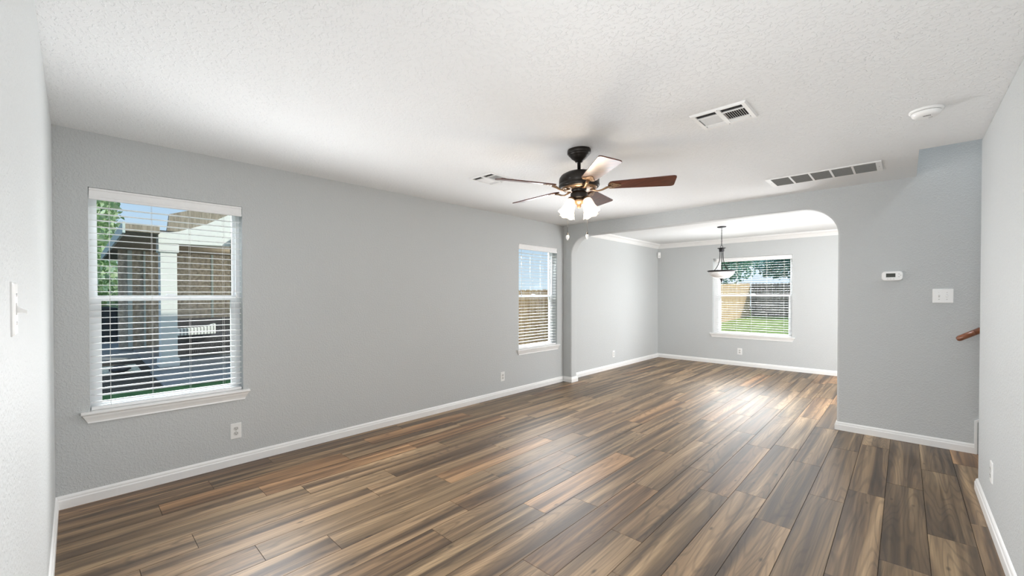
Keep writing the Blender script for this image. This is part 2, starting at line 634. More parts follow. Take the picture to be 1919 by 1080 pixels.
def arch_wall():
    xl, xr, zt, rad, bn = -3.569, -0.465, 2.256, 0.29, 0.018
    path = [((xl, 0.0), (-1, 0)), ((xl, zt - rad), (-1, 0))]
    for i in range(1, 15):
        a = PI - (PI / 2) * i / 14
        path.append(((xl + rad + rad * math.cos(a), zt - rad + rad * math.sin(a)), (math.cos(a), math.sin(a))))
    for i in range(0, 15):
        a = PI / 2 - (PI / 2) * i / 14
        path.append(((xr - rad + rad * math.cos(a), zt - rad + rad * math.sin(a)), (math.cos(a), math.sin(a))))
    path.append(((xr, 0.0), (1, 0)))
    b = MB()
    # bullnose + reveal swept along the opening
    prof = []
    for i in range(5):
        a = (PI / 2) * i / 4
        prof.append((bn - bn * math.sin(a), bn - bn * math.cos(a)))   # outward offset, depth
    prof = prof + [(p[0], (YA2 - YA) - p[1]) for p in prof[::-1]]
    rings = []
    for (x, z), (nx, nz) in path:
        rings.append([(x + nx * o, YA + d, max(z, 0) + nz * o) for o, d in prof])
    b.rings(rings, closed=False, caps=False, smooth=True)
    zh = 4.95
    for y in (YA, YA2):
        pts = [(x + nx * bn, y, z + nz * bn) for (x, z), (nx, nz) in path]
        # split into column strips to keep faces simple
        top = H + 0.01
        n = len(pts)
        b.face([(XL, y, 0), (pts[0][0], y, 0), (pts[1][0], y, pts[1][2]), (pts[1][0], y, top), (XL, y, top)])
        for i in range(1, n - 2):
            b.face([pts[i], pts[i + 1], (pts[i + 1][0], y, top), (pts[i][0], y, top)])
        xe = pts[-1][0]
        b.face([(xe, y, 0), (XE, y, 0), (XE, y, top), (xe, y, top)])
        b.face([(0.07, y, top), (XE, y, top), (XE, y, zh), (0.07, y, zh)])
    b.build('wall_far', M_WALL, kind='structure')


arch_wall()
# ceilings
b = MB()
b.box(XL, XR + 0.15, -3.15, YR, H, H + 0.26)
b.box(XL, 0.07, YR, YA, H, H + 0.26)
b.build('ceiling', M_CEIL, kind='structure')
MB().box(XL, XE, YA2 - 0.001, YD, H, H + 0.26).build('ceiling_dining', M_CEIL, kind='structure')
MB().box(-0.08, XE, YR - 0.12, YA2, 4.95, 5.1).build('ceiling_stair', M_CEIL, kind='structure')
b = MB()
b.box(-0.08, 0.07, YR, YA, H + 0.26, 4.95)
b.box(-0.08, XR + 0.12, YR - 0.12, YR, H + 0.26, 4.95)
b.build('wall_stair_upper', M_WALL, kind='structure')
# upper storey outside shell
b = MB()
b.box(XL - WT, -3.72, -3.2, YD + WT, 2.7, 5.8)
b.box(XL, 4.0, YD, YD + WT, 2.7, 5.8)
b.box(XL - WT, 4.0, -3.2, YD + WT, 5.8, 5.95)
b.build('wall_upper', simple('pale_siding', (0.6, 0.57, 0.5), 0.8), kind='structure')


# ------------------------------------------------------------------ floor, board by board in one mesh
def build_floor():
    me = bpy.data.meshes.new('floor')
    w, Lb = 0.182, 1.258
    x_edge = -3.539
    offs = {-1: 1.156, 0: .70, 1: .384, 2: .933, 3: 1.16, 4: .474, 5: .224, 6: .70, 7: 1.026, 8: .528, 9: .235, 10: .852,
            11: 1.158, 12: .40, 13: .985, 14: .643, 15: .80, 16: .474, 17: 1.10, 18: .126, 19: .466, 20: .98}
    rnd = random.Random(3)
    verts, faces, uvs, cols = [], [], [], []
    g, dz = 0.0009, 0.0018

    def quad(P, U, c):
        k = len(verts)
        verts.extend(P)
        faces.append((k, k + 1, k + 2, k + 3))
        uvs.extend(U)
        cols.extend([c] * 4)
    regions = [(XL, XE, YN - 0.1, YD), (-0.8, XR, -3.0, YN - 0.1)]
    for n_ in range(-1, 41):
        x0 = x_edge + n_ * w
        x1 = x0 + w
        off = offs.get(n_, rnd.random() * Lb)
        k = int(math.floor((-3.1 - off) / Lb))
        y = off + k * Lb
        while y < YD:
            c = (rnd.random(), rnd.random(), rnd.random(), 1)
            uo = rnd.random() * 40
            flip = -1 if rnd.random() < 0.5 else 1
            for (rx0, rx1, ry0, ry1) in regions:
                a0, a1 = max(x0, rx0), min(x1, rx1)
                b0, b1 = max(y, ry0), min(y + Lb, ry1)
                if a1 - a0 < 0.004 or b1 - b0 < 0.004:
                    continue

                def uvf(px, py):
                    return (uo + (py - y), flip * (px - (x0 + x1) / 2))
                i = 0.0016
                o4 = [(a0 + g, b0 + g), (a1 - g, b0 + g), (a1 - g, b1 - g), (a0 + g, b1 - g)]
                n4 = [(a0 + i, b0 + i), (a1 - i, b0 + i), (a1 - i, b1 - i), (a0 + i, b1 - i)]
                quad([(p[0], p[1], 0) for p in n4], [uvf(*p) for p in n4], c)
                for q in range(4):
                    r_ = (q + 1) % 4
                    quad([(o4[q][0], o4[q][1], -dz), (o4[r_][0], o4[r_][1], -dz), (n4[r_][0], n4[r_][1], 0), (n4[q][0], n4[q][1], 0)],
                         [uvf(*o4[q]), uvf(*o4[r_]), uvf(*n4[r_]), uvf(*n4[q])], c)
            y += Lb
    me.from_pydata(verts, [], faces)
    uvl = me.uv_layers.new(name='plank')
    flat = [v for u in uvs for v in u]
    uvl.data.foreach_set('uv', flat)
    ca = me.color_attributes.new('rnd', 'FLOAT_COLOR', 'CORNER')
    ca.data.foreach_set('color', [v for c in cols for v in c])
    me.materials.append(M_FLOOR)
    me.update()
    o = bpy.data.objects.new('floor', me)
    COL.objects.link(o)
    o['kind'] = 'structure'
    return o


fl = build_floor()
MB().box(XL - WT, XE + 0.15, -3.15, YD + WT, -0.15, -0.0017).build('floor_slab', simple('dark_joint', (0.02, 0.015, 0.012), 0.9), kind='structure')

# ------------------------------------------------------------------ baseboards
BB = [(0, 0), (0.015, 0), (0.015, 0.052), (0.0135, 0.056), (0.0105, 0.060), (0.0105, 0.068), (0.008, 0.074), (0.004, 0.079), (0.0, 0.083)]


def sweep(prof, pts, name, mat, flip=1, closed_ends=True):
    """sweep profile (out, up) along a 2D polyline (x, y, z0); 'out' is to the left of travel * flip, mitred"""
    b = MB()
    n = len(pts)
    rings = []
    for i, p in enumerate(pts):
        p2 = Vector(p[:2])
        dirs = []
        if i > 0:
            dirs.append((p2 - Vector(pts[i - 1][:2])).normalized())
        if i < n - 1:
            dirs.append((Vector(pts[i + 1][:2]) - p2).normalized())
        nr = [Vector((-d.y, d.x)) * flip for d in dirs]
        if len(nr) == 2:
            mid = (nr[0] + nr[1]).normalized()
            mid = mid / max(0.2, mid.dot(nr[0]))
        else:
            mid = nr[0]
        z = p[2] if len(p) > 2 else 0
        rings.append([(p2.x + mid.x * o, p2.y + mid.y * o, z + u) for o, u in prof])
    b.rings(rings, closed=True, caps=True, smooth=False)
    return b.build(name, mat, kind='structure')


# left wall, the pier, and round into the opening, one run (out is +X side when travelling -Y => left of travel)
sweep(BB, [(-3.569, YA2 + 0.0), (-3.569, YA), (XL, YA), (XL, YN), (-0.80, YN), (-0.80, -3.0)], 'baseboard_left', M_TRIM)
sweep(BB, [(XE, YD), (XL, YD), (XL, YA2), (-3.569, YA2), (-3.569, YA2 - 0.002)], 'baseboard_dining', M_TRIM)
sweep(BB, [(0.428, YA), (-0.465, YA), (-0.465, YA2), (XE, YA2)], 'baseboard_far', M_TRIM)
sweep(BB, [(XR, -3.0), (XR, YR), (XR + 0.16, YR)], 'baseboard_right', M_TRIM)

# crown moulding in the dining room
CR = [(0, 0), (0.0, -0.088), (0.010, -0.088), (0.012, -0.080), (0.020, -0.076), (0.030, -0.060), (0.046, -0.040), (0.062, -0.028),
      (0.078, -0.020), (0.080, -0.010), (0.090, -0.008), (0.090, 0.0)]
sweep(CR, [(XE, YD, H), (XL, YD, H), (XL, YA2, H), (XE, YA2, H)], 'trim_1', M_TRIM)

# stair skirt moulding on the arch wall
b = MB()
sk = [(0.424, 0.0), (0.424, 0.283), (3.4, 0.283 + 2.976 * 0.68)]
sk2 = [(0.4395, 0.0), (0.4395, 0.272), (3.4, 0.272 + 2.96 * 0.68 - 0.006)]
for i in range(2):
    q = [sk[i], sk2[i], sk2[i + 1], sk[i + 1]]
    a = [(x, YA - 0.017, z) for x, z in q]
    c = [(x, YA, z) for x, z in q]
    b.face(a)
    for k in range(4):
        b.face([a[k], a[(k + 1) % 4], c[(k + 1) % 4], c[k]])
b.build('trim_2', M_TRIM, kind='structure')

# stairs behind the right wall
b = MB()
for i in range(11):
    x = 0.56 + i * 0.265
    if x + 0.265 > XE:
        break
    b.box(x, XE, YR + 0.001, YA - 0.018, i * 0.18, (i + 1) * 0.18)
b.build('floor_stairs', simple('beige_stair_carpet', (0.42, 0.38, 0.33), 0.95, bump=0.003, bscale=300), kind='structure')


# ------------------------------------------------------------------ windows
def fnX(y0):
    return lambda u, z, d: (XL - d, u, z)


def window(name, w, fn, flipside, stool_over=0.045, extra=0.0):
    """w=(u0,u1,z0,z1). fn(u,z,d): d outward from room face."""
    u0, u1, z0, z1 = w

    def bx(b, ua, ub, za, zb, da, db):
        P = [fn(ua, za, da), fn(ub, zb, db)]
        b.box(min(P[0][0], P[1][0]), max(P[0][0], P[1][0]), min(P[0][1], P[1][1]), max(P[0][1], P[1][1]), za, zb)
    zm = 1.345
    fr = MB()
    fo = 0.028
    u0o = u0
    u0 = u0 + extra
    for (ua, ub, za, zb) in ((u0o, u0 + fo, z0, z1), (u1 - fo, u1, z0, z1), (u0 + fo, u1 - fo, z0, z0 + 0.03), (u0 + fo, u1 - fo, z1 - 0.03, z1)):
        bx(fr, ua, ub, za, zb, 0.085, 0.148)
    root = fr.build(name, M_VINYL, kind='structure')
    # upper sash (outer) and lower sash (inner)
    us = MB()
    for (ua, ub, za, zb) in ((u0 + fo, u0 + fo + .018, zm, z1 - .03), (u1 - fo - .018, u1 - fo, zm, z1 - .03), (u0 + fo + .018, u1 - fo - .018, z1 - .05, z1 - .03), (u0 + fo + .018, u1 - fo - .018, zm - .018, zm + .018)):
        bx(us, ua, ub, za, zb, 0.118, 0.142)
    us.build('upper_sash', M_VINYL, root)
    ls = MB()
    for (ua, ub, za, zb) in ((u0 + fo, u0 + fo + .036, z0 + .03, zm + .018), (u1 - fo - .036, u1 - fo, z0 + .03, zm + .018), (u0 + fo + .036, u1 - fo - .036, z0 + .022, z0 + .045), (u0 + fo + .036, u1 - fo - .036, zm - .02, zm + .018)):
        bx(ls, ua, ub, za, zb, 0.092, 0.116)
    ls.build('lower_sash', M_VINYL, root)
    lk = MB()
    bx(lk, (u0 + u1) / 2 - .03, (u0 + u1) / 2 + .03, zm + .018, zm + .030, 0.094, 0.114)
    lk.build('sash_lock', M_VINYL, root)
    for nm, za, zb, d in (('upper_pane', zm + .018, z1 - .05, .130), ('lower_pane', z0 + .045, zm - .02, .104)):
        gp = MB()
        bx(gp, u0 + fo + .018, u1 - fo - .018, za, zb, d, d + 0.003)
        gp.build(nm, M_GLASS, root)
    # stool and apron
    u0 = u0o
    st = MB()
    so_ = stool_over
    bx(st, u0 + 0.001, u1 - 0.001, z0 - 0.001, z0 + 0.012, 0.0, 0.09)
    prof = [(0, 0.012), (0.024, 0.012), (0.030, 0.008), (0.031, 0.000), (0.028, -0.006), (0.020, -0.010), (0.0, -0.010)]
    ends = (u0 - so_, u1 + so_)
    st.rings([[fn(u, z0 + z, -o) for o, z in prof] for u in ends], True, True, False)
    ap = [(0.0, -0.010), (0.022, -0.010), (0.020, -0.022), (0.013, -0.040), (0.009, -0.054), (0.011, -0.064), (0.0, -0.066)]
    st.rings([[fn(u, z0 + z, -o) for o, z in ap] for u in (u0 - so_ + 0.006, u1 + so_ - 0.006)][:0] or
             [[fn(u0 - so_ + 0.008 - (z + 0.010) * 0.5, z0 + z, -o) for o, z in ap], [fn(u1 + so_ - 0.008 + (z + 0.010) * 0.5, z0 + z, -o) for o, z in ap]], True, True, False)
    st.build('window_sill', M_TRIM, root)
    return root


window('window_1', WIN1, lambda u, z, d: (XL - d, u, z), 1)
window('window_2', WIN2, lambda u, z, d: (XL - d, u, z), 1)
window('window_3', WIN3, lambda u, z, d: (u, YD + d, z), 1, extra=0.055)


def blind(w, fn, label, tilt=4, wand_side=1, cords=None, group=None):
    u0, u1, z0, z1 = w
    a, c = u0 + 0.004, u1 - 0.004
    um = (u0 + u1) / 2
    base = Vector(fn(um, z0 + 0.012, 0.03))
    root = thing('window_blind', label, 'blind', tuple(base))

    def F(u, z, d):
        return tuple(Vector(fn(u, z, d)) - base)

    def bx(b, ua, ub, za, zb, da, db):
        P, Q = F(ua, za, da), F(ub, zb, db)
        b.box(min(P[0], Q[0]), max(P[0], Q[0]), min(P[1], Q[1]), max(P[1], Q[1]), P[2], Q[2])
    vb = MB()
    vp = [(0.000, -0.078), (-0.004, -0.074), (-0.004, -0.062), (0.0, -0.058), (0.0, -0.020), (-0.004, -0.016), (-0.004, -0.004), (0.001, -0.002), (0.012, -0.002), (0.012, -0.078)]
    vb.rings([[F(u, z1 + z, d + 0.002) for d, z in vp] for u in (a, c)], True, True, False)
    vb.build('valance', M_SLAT, root)
    hb = MB()
    bx(hb, a, c, z1 - 0.045, z1 - 0.004, 0.018, 0.066)
    hb.build('head_rail', M_SLAT, root)
    sb = MB()
    pitch_ = 0.0436
    z = z1 - 0.078 - 0.045
    rng = random.Random(int(u0 * 100) + 5)
    zend = z0 + 0.045
    zs = []
    while z > zend:
        zs.append(z)
        z -= pitch_
    for zz in zs:
        tl = R(tilt + rng.uniform(-0.8, 0.8))
        pr = []
        hw, th = 0.0245, 0.0027
        for k in range(5):
            s_ = -1 + 2 * k / 4
            pr.append((s_ * hw, 0.0012 * (1 - s_ * s_) + th / 2))
        for k in range(5):
            s_ = 1 - 2 * k / 4
            pr.append((s_ * hw, 0.0012 * (1 - s_ * s_) - th / 2))
        pr = [(x * math.cos(tl) - y * math.sin(tl), x * math.sin(tl) + y * math.cos(tl)) for x, y in pr]
        sag = rng.uniform(-0.0015, 0.0015)
        sb.rings([[F(u, zz + y + (sag if i == 1 else 0), 0.042 + x) for x, y in pr] for i, u in enumerate((a + .003, (a + c) / 2, c - .003))], True, True, False)
    sb.build('slats', M_SLAT, root)
    rb = MB()
    bx(rb, a + .002, c - .002, z0 + 0.0135, z0 + 0.034, 0.016, 0.066)
    rb.build('bottom_rail', M_SLAT, root, bevel=0.003)
    for u in cords:
        cb = MB()
        for d in (0.0165, 0.0675):
            cb.tube([F(u, z1 - .05, d), F(u, z0 + 0.03, d)], 0.0009, 5)
        for zz in zs:
            cb.tube([F(u, zz - 0.003, 0.0165), F(u, zz - 0.003, 0.0675)], 0.0006, 4)
        cb.build('ladder_cord', M_CORD, root)
    # lift cord with tassels on one side, tilt cord on the other
    ut = a + 0.06 if wand_side < 0 else c - 0.05
    cb = MB()
    for k, dl in ((0, 0.66), (1, 0.70)):
        x = ut + 0.012 * k
        cb.tube([F(x, z1 - .06, 0.010), F(x, z1 - dl, 0.010)], 0.0009, 5)
    pc = cb.build('lift_cord', M_CORD, root)
    for k, dl in ((0, 0.66), (1, 0.70)):
        x = ut + 0.012 * k
        tb = MB()
        p = Vector(F(x, z1 - dl, 0.010))
        tb.lathe([(0.0015, 0.0), (0.004, -0.006), (0.0065, -0.022), (0.006, -0.030), (0.001, -0.032)], 12, p)
        tb.build('tassel', M_SLAT, pc)
    return root


blind(WIN1, lambda u, z, d: (XL - d, u, z), 'white horizontal blind on the large left window nearest the camera', 1, 1, (0.176, 0.406, 0.634, 0.858), 'x')
blind(WIN2, lambda u, z, d: (XL - d, u, z), 'white horizontal blind on the narrow window beside the arch', 1, -1, (4.60, 4.80, 5.04, 5.25), 'x')
blind((WIN3[0] + 0.055, WIN3[1], WIN3[2], WIN3[3]), lambda u, z, d: (u, YD + d + 0.012, z), 'white horizontal blind on the dining room window behind the pendant', 1, -1, (-2.50, -2.24, -2.0, -1.76, -1.50), 'x')


# ------------------------------------------------------------------ wall plates
def frame_on(wall, loc):
    """matrix rotation for things on a wall: local x = right when facing the wall, local z = up, local -y = out of the wall"""
    return {'left': (0, 0, R(90)), 'far': (0, 0, 0), 'right': (0, 0, R(-90)), 'near': (0, 0, R(180))}[wall]


def plate_mesh(w, h, name, root, th=0.006):
    b = MB()
    o = rrect(w, h, 0.004, 3)
    i = rrect(w - 0.007, h - 0.007, 0.003, 3)
    b.rings([[(x, 0, z) for x, z in o], [(x, -th * 0.45, z) for x, z in o], [(x, -th, z) for x, z in i]], True, True, False)
    return b.build(name, M_PLASTIC, root)


def make_outlet(loc, wall, label, w=0.079, h=0.124):
    root = thing('wall_outlet', label, 'outlet', loc, frame_on(wall, loc), 'duplex outlets low on the walls')
    plate_mesh(w, h, 'cover_plate', root)
    for s in (-1, 1):
        z = s * 0.0195
        b = MB()
        pts = []
        for k in range(24):
            a = 2 * PI * k / 24
            pts.append((0.0172 * math.cos(a), z + max(-0.0142, min(0.0142, 0.0172 * math.sin(a)))))
        b.rings([[(x, -0.0055, y) for x, y in pts], [(x, -0.0085, y) for x, y in pts]], True, True, False)
        sck = b.build('socket', M_PLASTIC2, root)
        q = MB()
        q.box(-0.0085, -0.0058, -0.0089, -0.006, z - 0.001, z + 0.0085)
        q.box(0.0058, 0.0085, -0.0089, -0.006, z - 0.001, z + 0.0070)
        q.lathe([(0.0001, -0.0003), (0.0028, -0.0003), (0.0028, 0.003)], 10, (0, -0.0086, z - 0.0075), Matrix.Rotation(R(-90), 3, 'X'))
        q.build('slots', M_DARKSLOT, sck)
    b = MB()
    b.lathe([(0.0001, 0), (0.0028, 0), (0.003, -0.002)], 12, (0, -0.0078, 0), Matrix.Rotation(R(90), 3, 'X'))
    b.build('screw', M_CHROME, root)
    return root


make_outlet((XL, 0.929, 0.272), 'left', 'white wall outlet to the lower right of the large left window')
make_outlet((XL, 4.124, 0.268), 'left', 'white wall outlet just left of the narrow window beside the arch')
make_outlet((XL, 7.184, 0.263), 'left', 'white wall outlet on the left wall of the dining room')
make_outlet((-2.172, YD, 0.272), 'far', 'white wall outlet below the dining room window')
make_outlet((XR, 3.87, 0.322), 'right', 'white wall outlet seen edge-on on the right-hand white wall')


def switch(loc, wall, label, gangs, w, h=0.12, up_=(1, -1), group=None):
    root = thing('light_switch', label, 'switch', loc, frame_on(wall, loc))
    plate_mesh(w, h, 'switch_plate', root)
    for g in range(gangs):
        x = (g - (gangs - 1) / 2) * 0.046
        b = MB()
        b.box(x - 0.0055, x + 0.0055, -0.0072, -0.005, -0.0125, 0.0125)
        sl = b.build('toggle_slot', M_PLASTIC2, root)
        b = MB()
        dz = 0.007 * up_[g]
        rings = []
        for t, hw, hz in ((0, 0.0042, 0.008), (0.5, 0.0038, 0.0045), (1, 0.0033, 0.0035)):
            cz = dz * t
            y = -0.006 - 0.016 * t
            rings.append([(x - hw, y, cz - hz), (x + hw, y, cz - hz), (x + hw, y, cz + hz), (x - hw, y, cz + hz)])
        b.rings(rings, True, True, False)
        b.build('toggle', M_PLASTIC, root)
        for s in (-1, 1):
            b = MB()
            b.lathe([(0.0001, 0), (0.0026, 0), (0.003, -0.002)], 12, (x, -0.0075, s * 0.030), Matrix.Rotation(R(90), 3, 'X'))
            b.build('screw', M_CHROME, root)
    return root


switch((0.238, YA, 1.350), 'far', 'white double light switch on the grey wall above the handrail', 2, 0.124, 0.124, (1, -1))
switch((-1.312, YN, 1.338), 'near', 'white light switch on the white wall at the left edge of the photo', 1, 0.074, 0.114, (-1,))

# thermostat
th = thing('thermostat', 'white thermostat with a dark display on the grey wall right of the arch', 'thermostat', (-0.079, YA, 1.537), frame_on('far', 0))
b = MB()
o1 = rrect(0.142, 0.088, 0.028, 6)
o2 = rrect(0.132, 0.078, 0.024, 6)
b.rings([[(x, 0, z) for x, z in o1], [(x, -0.020, z) for x, z in o1], [(x, -0.026, z) for x, z in o2]], True, True, False)
b.build('housing', M_PLASTIC, th)
b = MB()
b.box(-0.041, 0.021, -0.0275, -0.024, -0.012, 0.024)
b.build('display', M_LCD, th)
for (x, z) in ((0.044, 0.018), (0.044, -0.008), (0.056, 0.006)):
    b = MB()
    b.rings([[(x + px, y, z + pz) for px, pz in rrect(0.011, 0.008, 0.003, 3)] for y in (-0.025, -0.0285)], True, True, False)
    b.build('button', M_PLASTIC2, th)
for x in (-0.03, -0.010, 0.010):
    b = MB()
    b.rings([[(x + px, y, -0.028 + pz) for px, pz in rrect(0.013, 0.006, 0.0025, 3)] for y in (-0.025, -0.0285)], True, True, False)
    b.build('button', M_PLASTIC2, th)

# handrail
hr = thing('stair_handrail', 'reddish wooden stair handrail beside the end of the right wall', 'handrail', (0.33, YA - 0.07, 0.985))
b = MB()
sl = 0.68


def rail_ring(x, s=1.0, tw=0.0):
    pts = []
    for k in range(16):
        a = 2 * PI * k / 16
        pts.append((x - math.sin(a) * 0.021 * s * 0.5, math.cos(a) * 0.022 * s, x * sl + math.sin(a) * 0.021 * s))
    return pts


b.rings([rail_ring(-0.014, 0.55), rail_ring(-0.006, 0.9), rail_ring(0.004, 1.0), rail_ring(0.085, 1.0)], True, True, True)
b.build('rail_end', wood('light_cherry_end', (0.16, 0.05, 0.02), (0.26, 0.09, 0.04), (0.36, 0.14, 0.07), (2, 30, 30), 0.3, 0.5), hr)
b = MB()
b.rings([rail_ring(0.085, 1.0), rail_ring(3.0, 1.0)], True, True, True)
b.build('rail', M_RAIL, hr)
for x in (0.35, 1.5, 2.7):
    b = MB()
    b.tube([(x, 0.068, x * sl - 0.07), (x, 0.03, x * sl - 0.06), (x, 0.0, x * sl - 0.02)], 0.007, 8)
    b.build('bracket', M_BRASS, hr)

# motion sensor in the dining corner
ms = thing('motion_sensor', 'small white motion sensor high in the dining room corner', 'sensor', (XL + 0.030, YD - 0.030, 2.210), (0, 0, R(45)))
b = MB()
b.rings([[(x, y, z * s) for x, z in rrect(0.062 * s, 0.125, 0.010, 3)] for y, s in ((0.012, 1), (-0.018, 1), (-0.030, 0.92))], True, True, False)
b.build('sensor_body', M_PLASTIC, ms)
b = MB()
b.rings([[(x, y, -0.022 + z) for x, z in rrect(0.036, 0.034, 0.008, 3)] for y in (-0.028, -0.0325)], True, True, False)
b.build('lens', M_PLASTIC2, ms)
b = MB()
b.box(-0.02, 0.02, 0.012, 0.030, -0.03, 0.03)
b.build('mount', M_PLASTIC2, ms)

# smoke detector
sd = thing('smoke_detector', 'round white smoke detector on the ceiling near the right wall', 'smoke detector', (0.081, 3.585, H))
b = MB()
b.lathe([(0.0705, 0.0), (0.0715, -0.004), (0.070, -0.010), (0.062, -0.013)], 48)
b.build('base_ring', M_PLASTIC, sd)
b = MB()
b.lathe([(0.060, -0.010), (0.0595, -0.015)], 48)
b.build('groove', M_DARKSLOT, sd)
b = MB()
b.lathe([(0.062, -0.0145), (0.0625, -0.018), (0.058, -0.030), (0.050, -0.038), (0.036, -0.041), (0.0001, -0.042)], 48)
b.build('cover', M_PLASTIC, sd)
b = MB()
for k in range(7):
    b.box(-0.012 + k * 0.0045, -0.0095 + k * 0.0045, -0.032, -0.018, -0.0423, -0.040)
b.build('sounder_slots', M_DARKSLOT, sd)
b = MB()
b.lathe([(0.009, -0.0415), (0.009, -0.0435), (0.0001, -0.0438)], 20, (0.018, 0.016, 0))
b.build('test_button', M_PLASTIC2, sd)


# ceiling vents
def make_vent(x0, x1, y0, y1, label):
    cx, cy = (x0 + x1) / 2, (y0 + y1) / 2
    w, d = x1 - x0, y1 - y0
    root = thing('ceiling_vent', label, 'vent', (cx, cy, H), group='ceiling air vents')
    b = MB()
    z0, z1 = -0.010, 0.0
    m_ = 0.026
    hx, hy = w / 2, d / 2
    # bevelled border
    for s in (0, 1, 2, 3):
        c, s_ = math.cos(s * PI / 2), math.sin(s * PI / 2)
        a_, b_ = (hx, hy) if s % 2 == 0 else (hy, hx)

        def T(x, y, z):
            return (x * c - y * s_, x * s_ + y * c, z)
        b.face([T(-a_, -b_, 0), T(a_, -b_, 0), T(a_ - .006, -b_ + .006, z0), T(-a_ + .006, -b_ + .006, z0)])
        b.face([T(-a_ + .006, -b_ + .006, z0), T(a_ - .006, -b_ + .006, z0), T(a_ - m_, -b_ + m_, z0 + .001), T(-a_ + m_, -b_ + m_, z0 + .001)])
        b.face([T(-a_ + m_, -b_ + m_, z0 + .001), T(a_ - m_, -b_ + m_, z0 + .001), T(a_ - m_, -b_ + m_, -0.001), T(-a_ + m_, -b_ + m_, -0.001)])
    b.box(-0.012, 0.012, -hy + m_, hy - m_, z0 - 0.001, -0.002)
    ya, yb = -hy + 0.086, hy - 0.074
    b.box(-hx + m_, hx - m_, ya - 0.008, ya, z0, -0.002)
    b.box(-hx + m_, hx - m_, yb, yb + 0.008, z0, -0.002)
    b.build('vent_frame', M_VENT, root, recalc=False)
    b = MB()
    b.box(-hx + m_, hx - m_, -hy + m_, hy - m_, -0.0018, -0.0008)
    b.build('dark_backing', M_DUCT, root)  # thin black sheet on the solid ceiling, painted as duct shade
    # long louvres in the two outer bands
    for (a_, c_, sg) in ((-hy + m_ + 0.004, ya - 0.008, 1), (yb + 0.008, hy - m_ - 0.002, -1)):
        b = MB()
        n = 6
        for side in ((-hx + m_ + 0.006, -0.012), (0.012, hx - m_ - 0.006)):
            for k in range(n):
                y = a_ + (c_ - a_) * (k + 0.5) / n
                b.face([(side[0], y - 0.0018, -0.0075 if sg > 0 else -0.002), (side[1], y - 0.0018, -0.0075 if sg > 0 else -0.002), (side[1], y + 0.0018, -0.0062 if sg > 0 else -0.009), (side[0], y + 0.0018, -0.0062 if sg > 0 else -0.009)])
        b.build('outer_louvres', M_VENT, root, recalc=False)
    # central groups
    for (xa, xb, sg) in ((-hx + m_ + 0.006, -0.014, 1), (0.014, hx - m_ - 0.006, -1)):
        b = MB()
        n = 9
        for k in range(n):
            x = xa + (xb - xa) * (k + 0.5) / n
            q6, q3 = (0.006, -0.003) if sg > 0 else (-0.0026, 0.0014)
            b.face([(x + q6, ya, -0.004), (x + q6, yb, -0.004), (x + q3, yb, -0.0098), (x + q3, ya, -0.0098)])
            b.box(x + q3 - 0.0006, x + q3 + 0.0006, ya, yb, -0.0100, -0.0088)
        b.build('inner_louvres', M_VENT, root, recalc=False)
    for y in (-hy + 0.014, hy - 0.014):
        b = MB()
        b.lathe([(0.0001, -0.0115), (0.003, -0.011), (0.0035, -0.009)], 10, (0, y, 0))
        b.build('screw', M_CHROME, root)
    return root


make_vent(-0.907, -0.614, 2.675, 2.966, 'square white ceiling vent between the fan and the smoke detector')
make_vent(-2.800, -2.507, 2.634, 2.944, 'square white ceiling vent partly behind the left fan blade')

# return air grille
rg = thing('return_air_grille', 'long white return air grille with five grey panels above the arch', 'vent', (-0.521, 4.845, H))
hx, hy = 0.388, 0.180
b = MB()
z0 = -0.008
fx = 0.036
b.box(-hx, hx, -hy, -hy + 0.022, z0, 0)
b.box(-hx, hx, hy - 0.022, hy, z0, 0)
b.box(-hx, -hx + fx, -hy + 0.022, hy - 0.022, z0, 0)
b.box(hx - fx, hx, -hy + 0.022, hy - 0.022, z0, 0)
pw = (2 * (hx - fx)) / 5
for k in range(1, 5):
    x = -hx + fx + pw * k
    b.box(x - 0.007, x + 0.007, -hy + 0.022, hy - 0.022, z0, 0)
b.build('grille_frame', M_VENT, rg)
for k in range(5):
    xa = -hx + fx + pw * k + (0.007 if k else 0)
    xb = -hx + fx + pw * (k + 1) - (0.007 if k < 4 else 0)
    b = MB()
    b.box(xa, xb, -hy + 0.022, hy - 0.022, -0.0015, -0.0008)
    n = 22
    for q in range(n):
        y = -hy + 0.022 + (2 * hy - 0.044) * (q + 0.5) / n
        b.face([(xa, y - 0.006, -0.0015), (xb, y - 0.006, -0.0015), (xb, y + 0.001, -0.0075), (xa, y + 0.001, -0.0075)])
    b.build('louvre_panel', M_GREYLOUVRE, rg, recalc=False)
for x in (-hx + 0.018, hx - 0.018):
    b = MB()
    b.lathe([(0.0001, -0.0095), (0.003, -0.009), (0.0035, -0.007)], 10, (x, 0, 0))
    b.build('screw', M_DARKSLOT, rg)

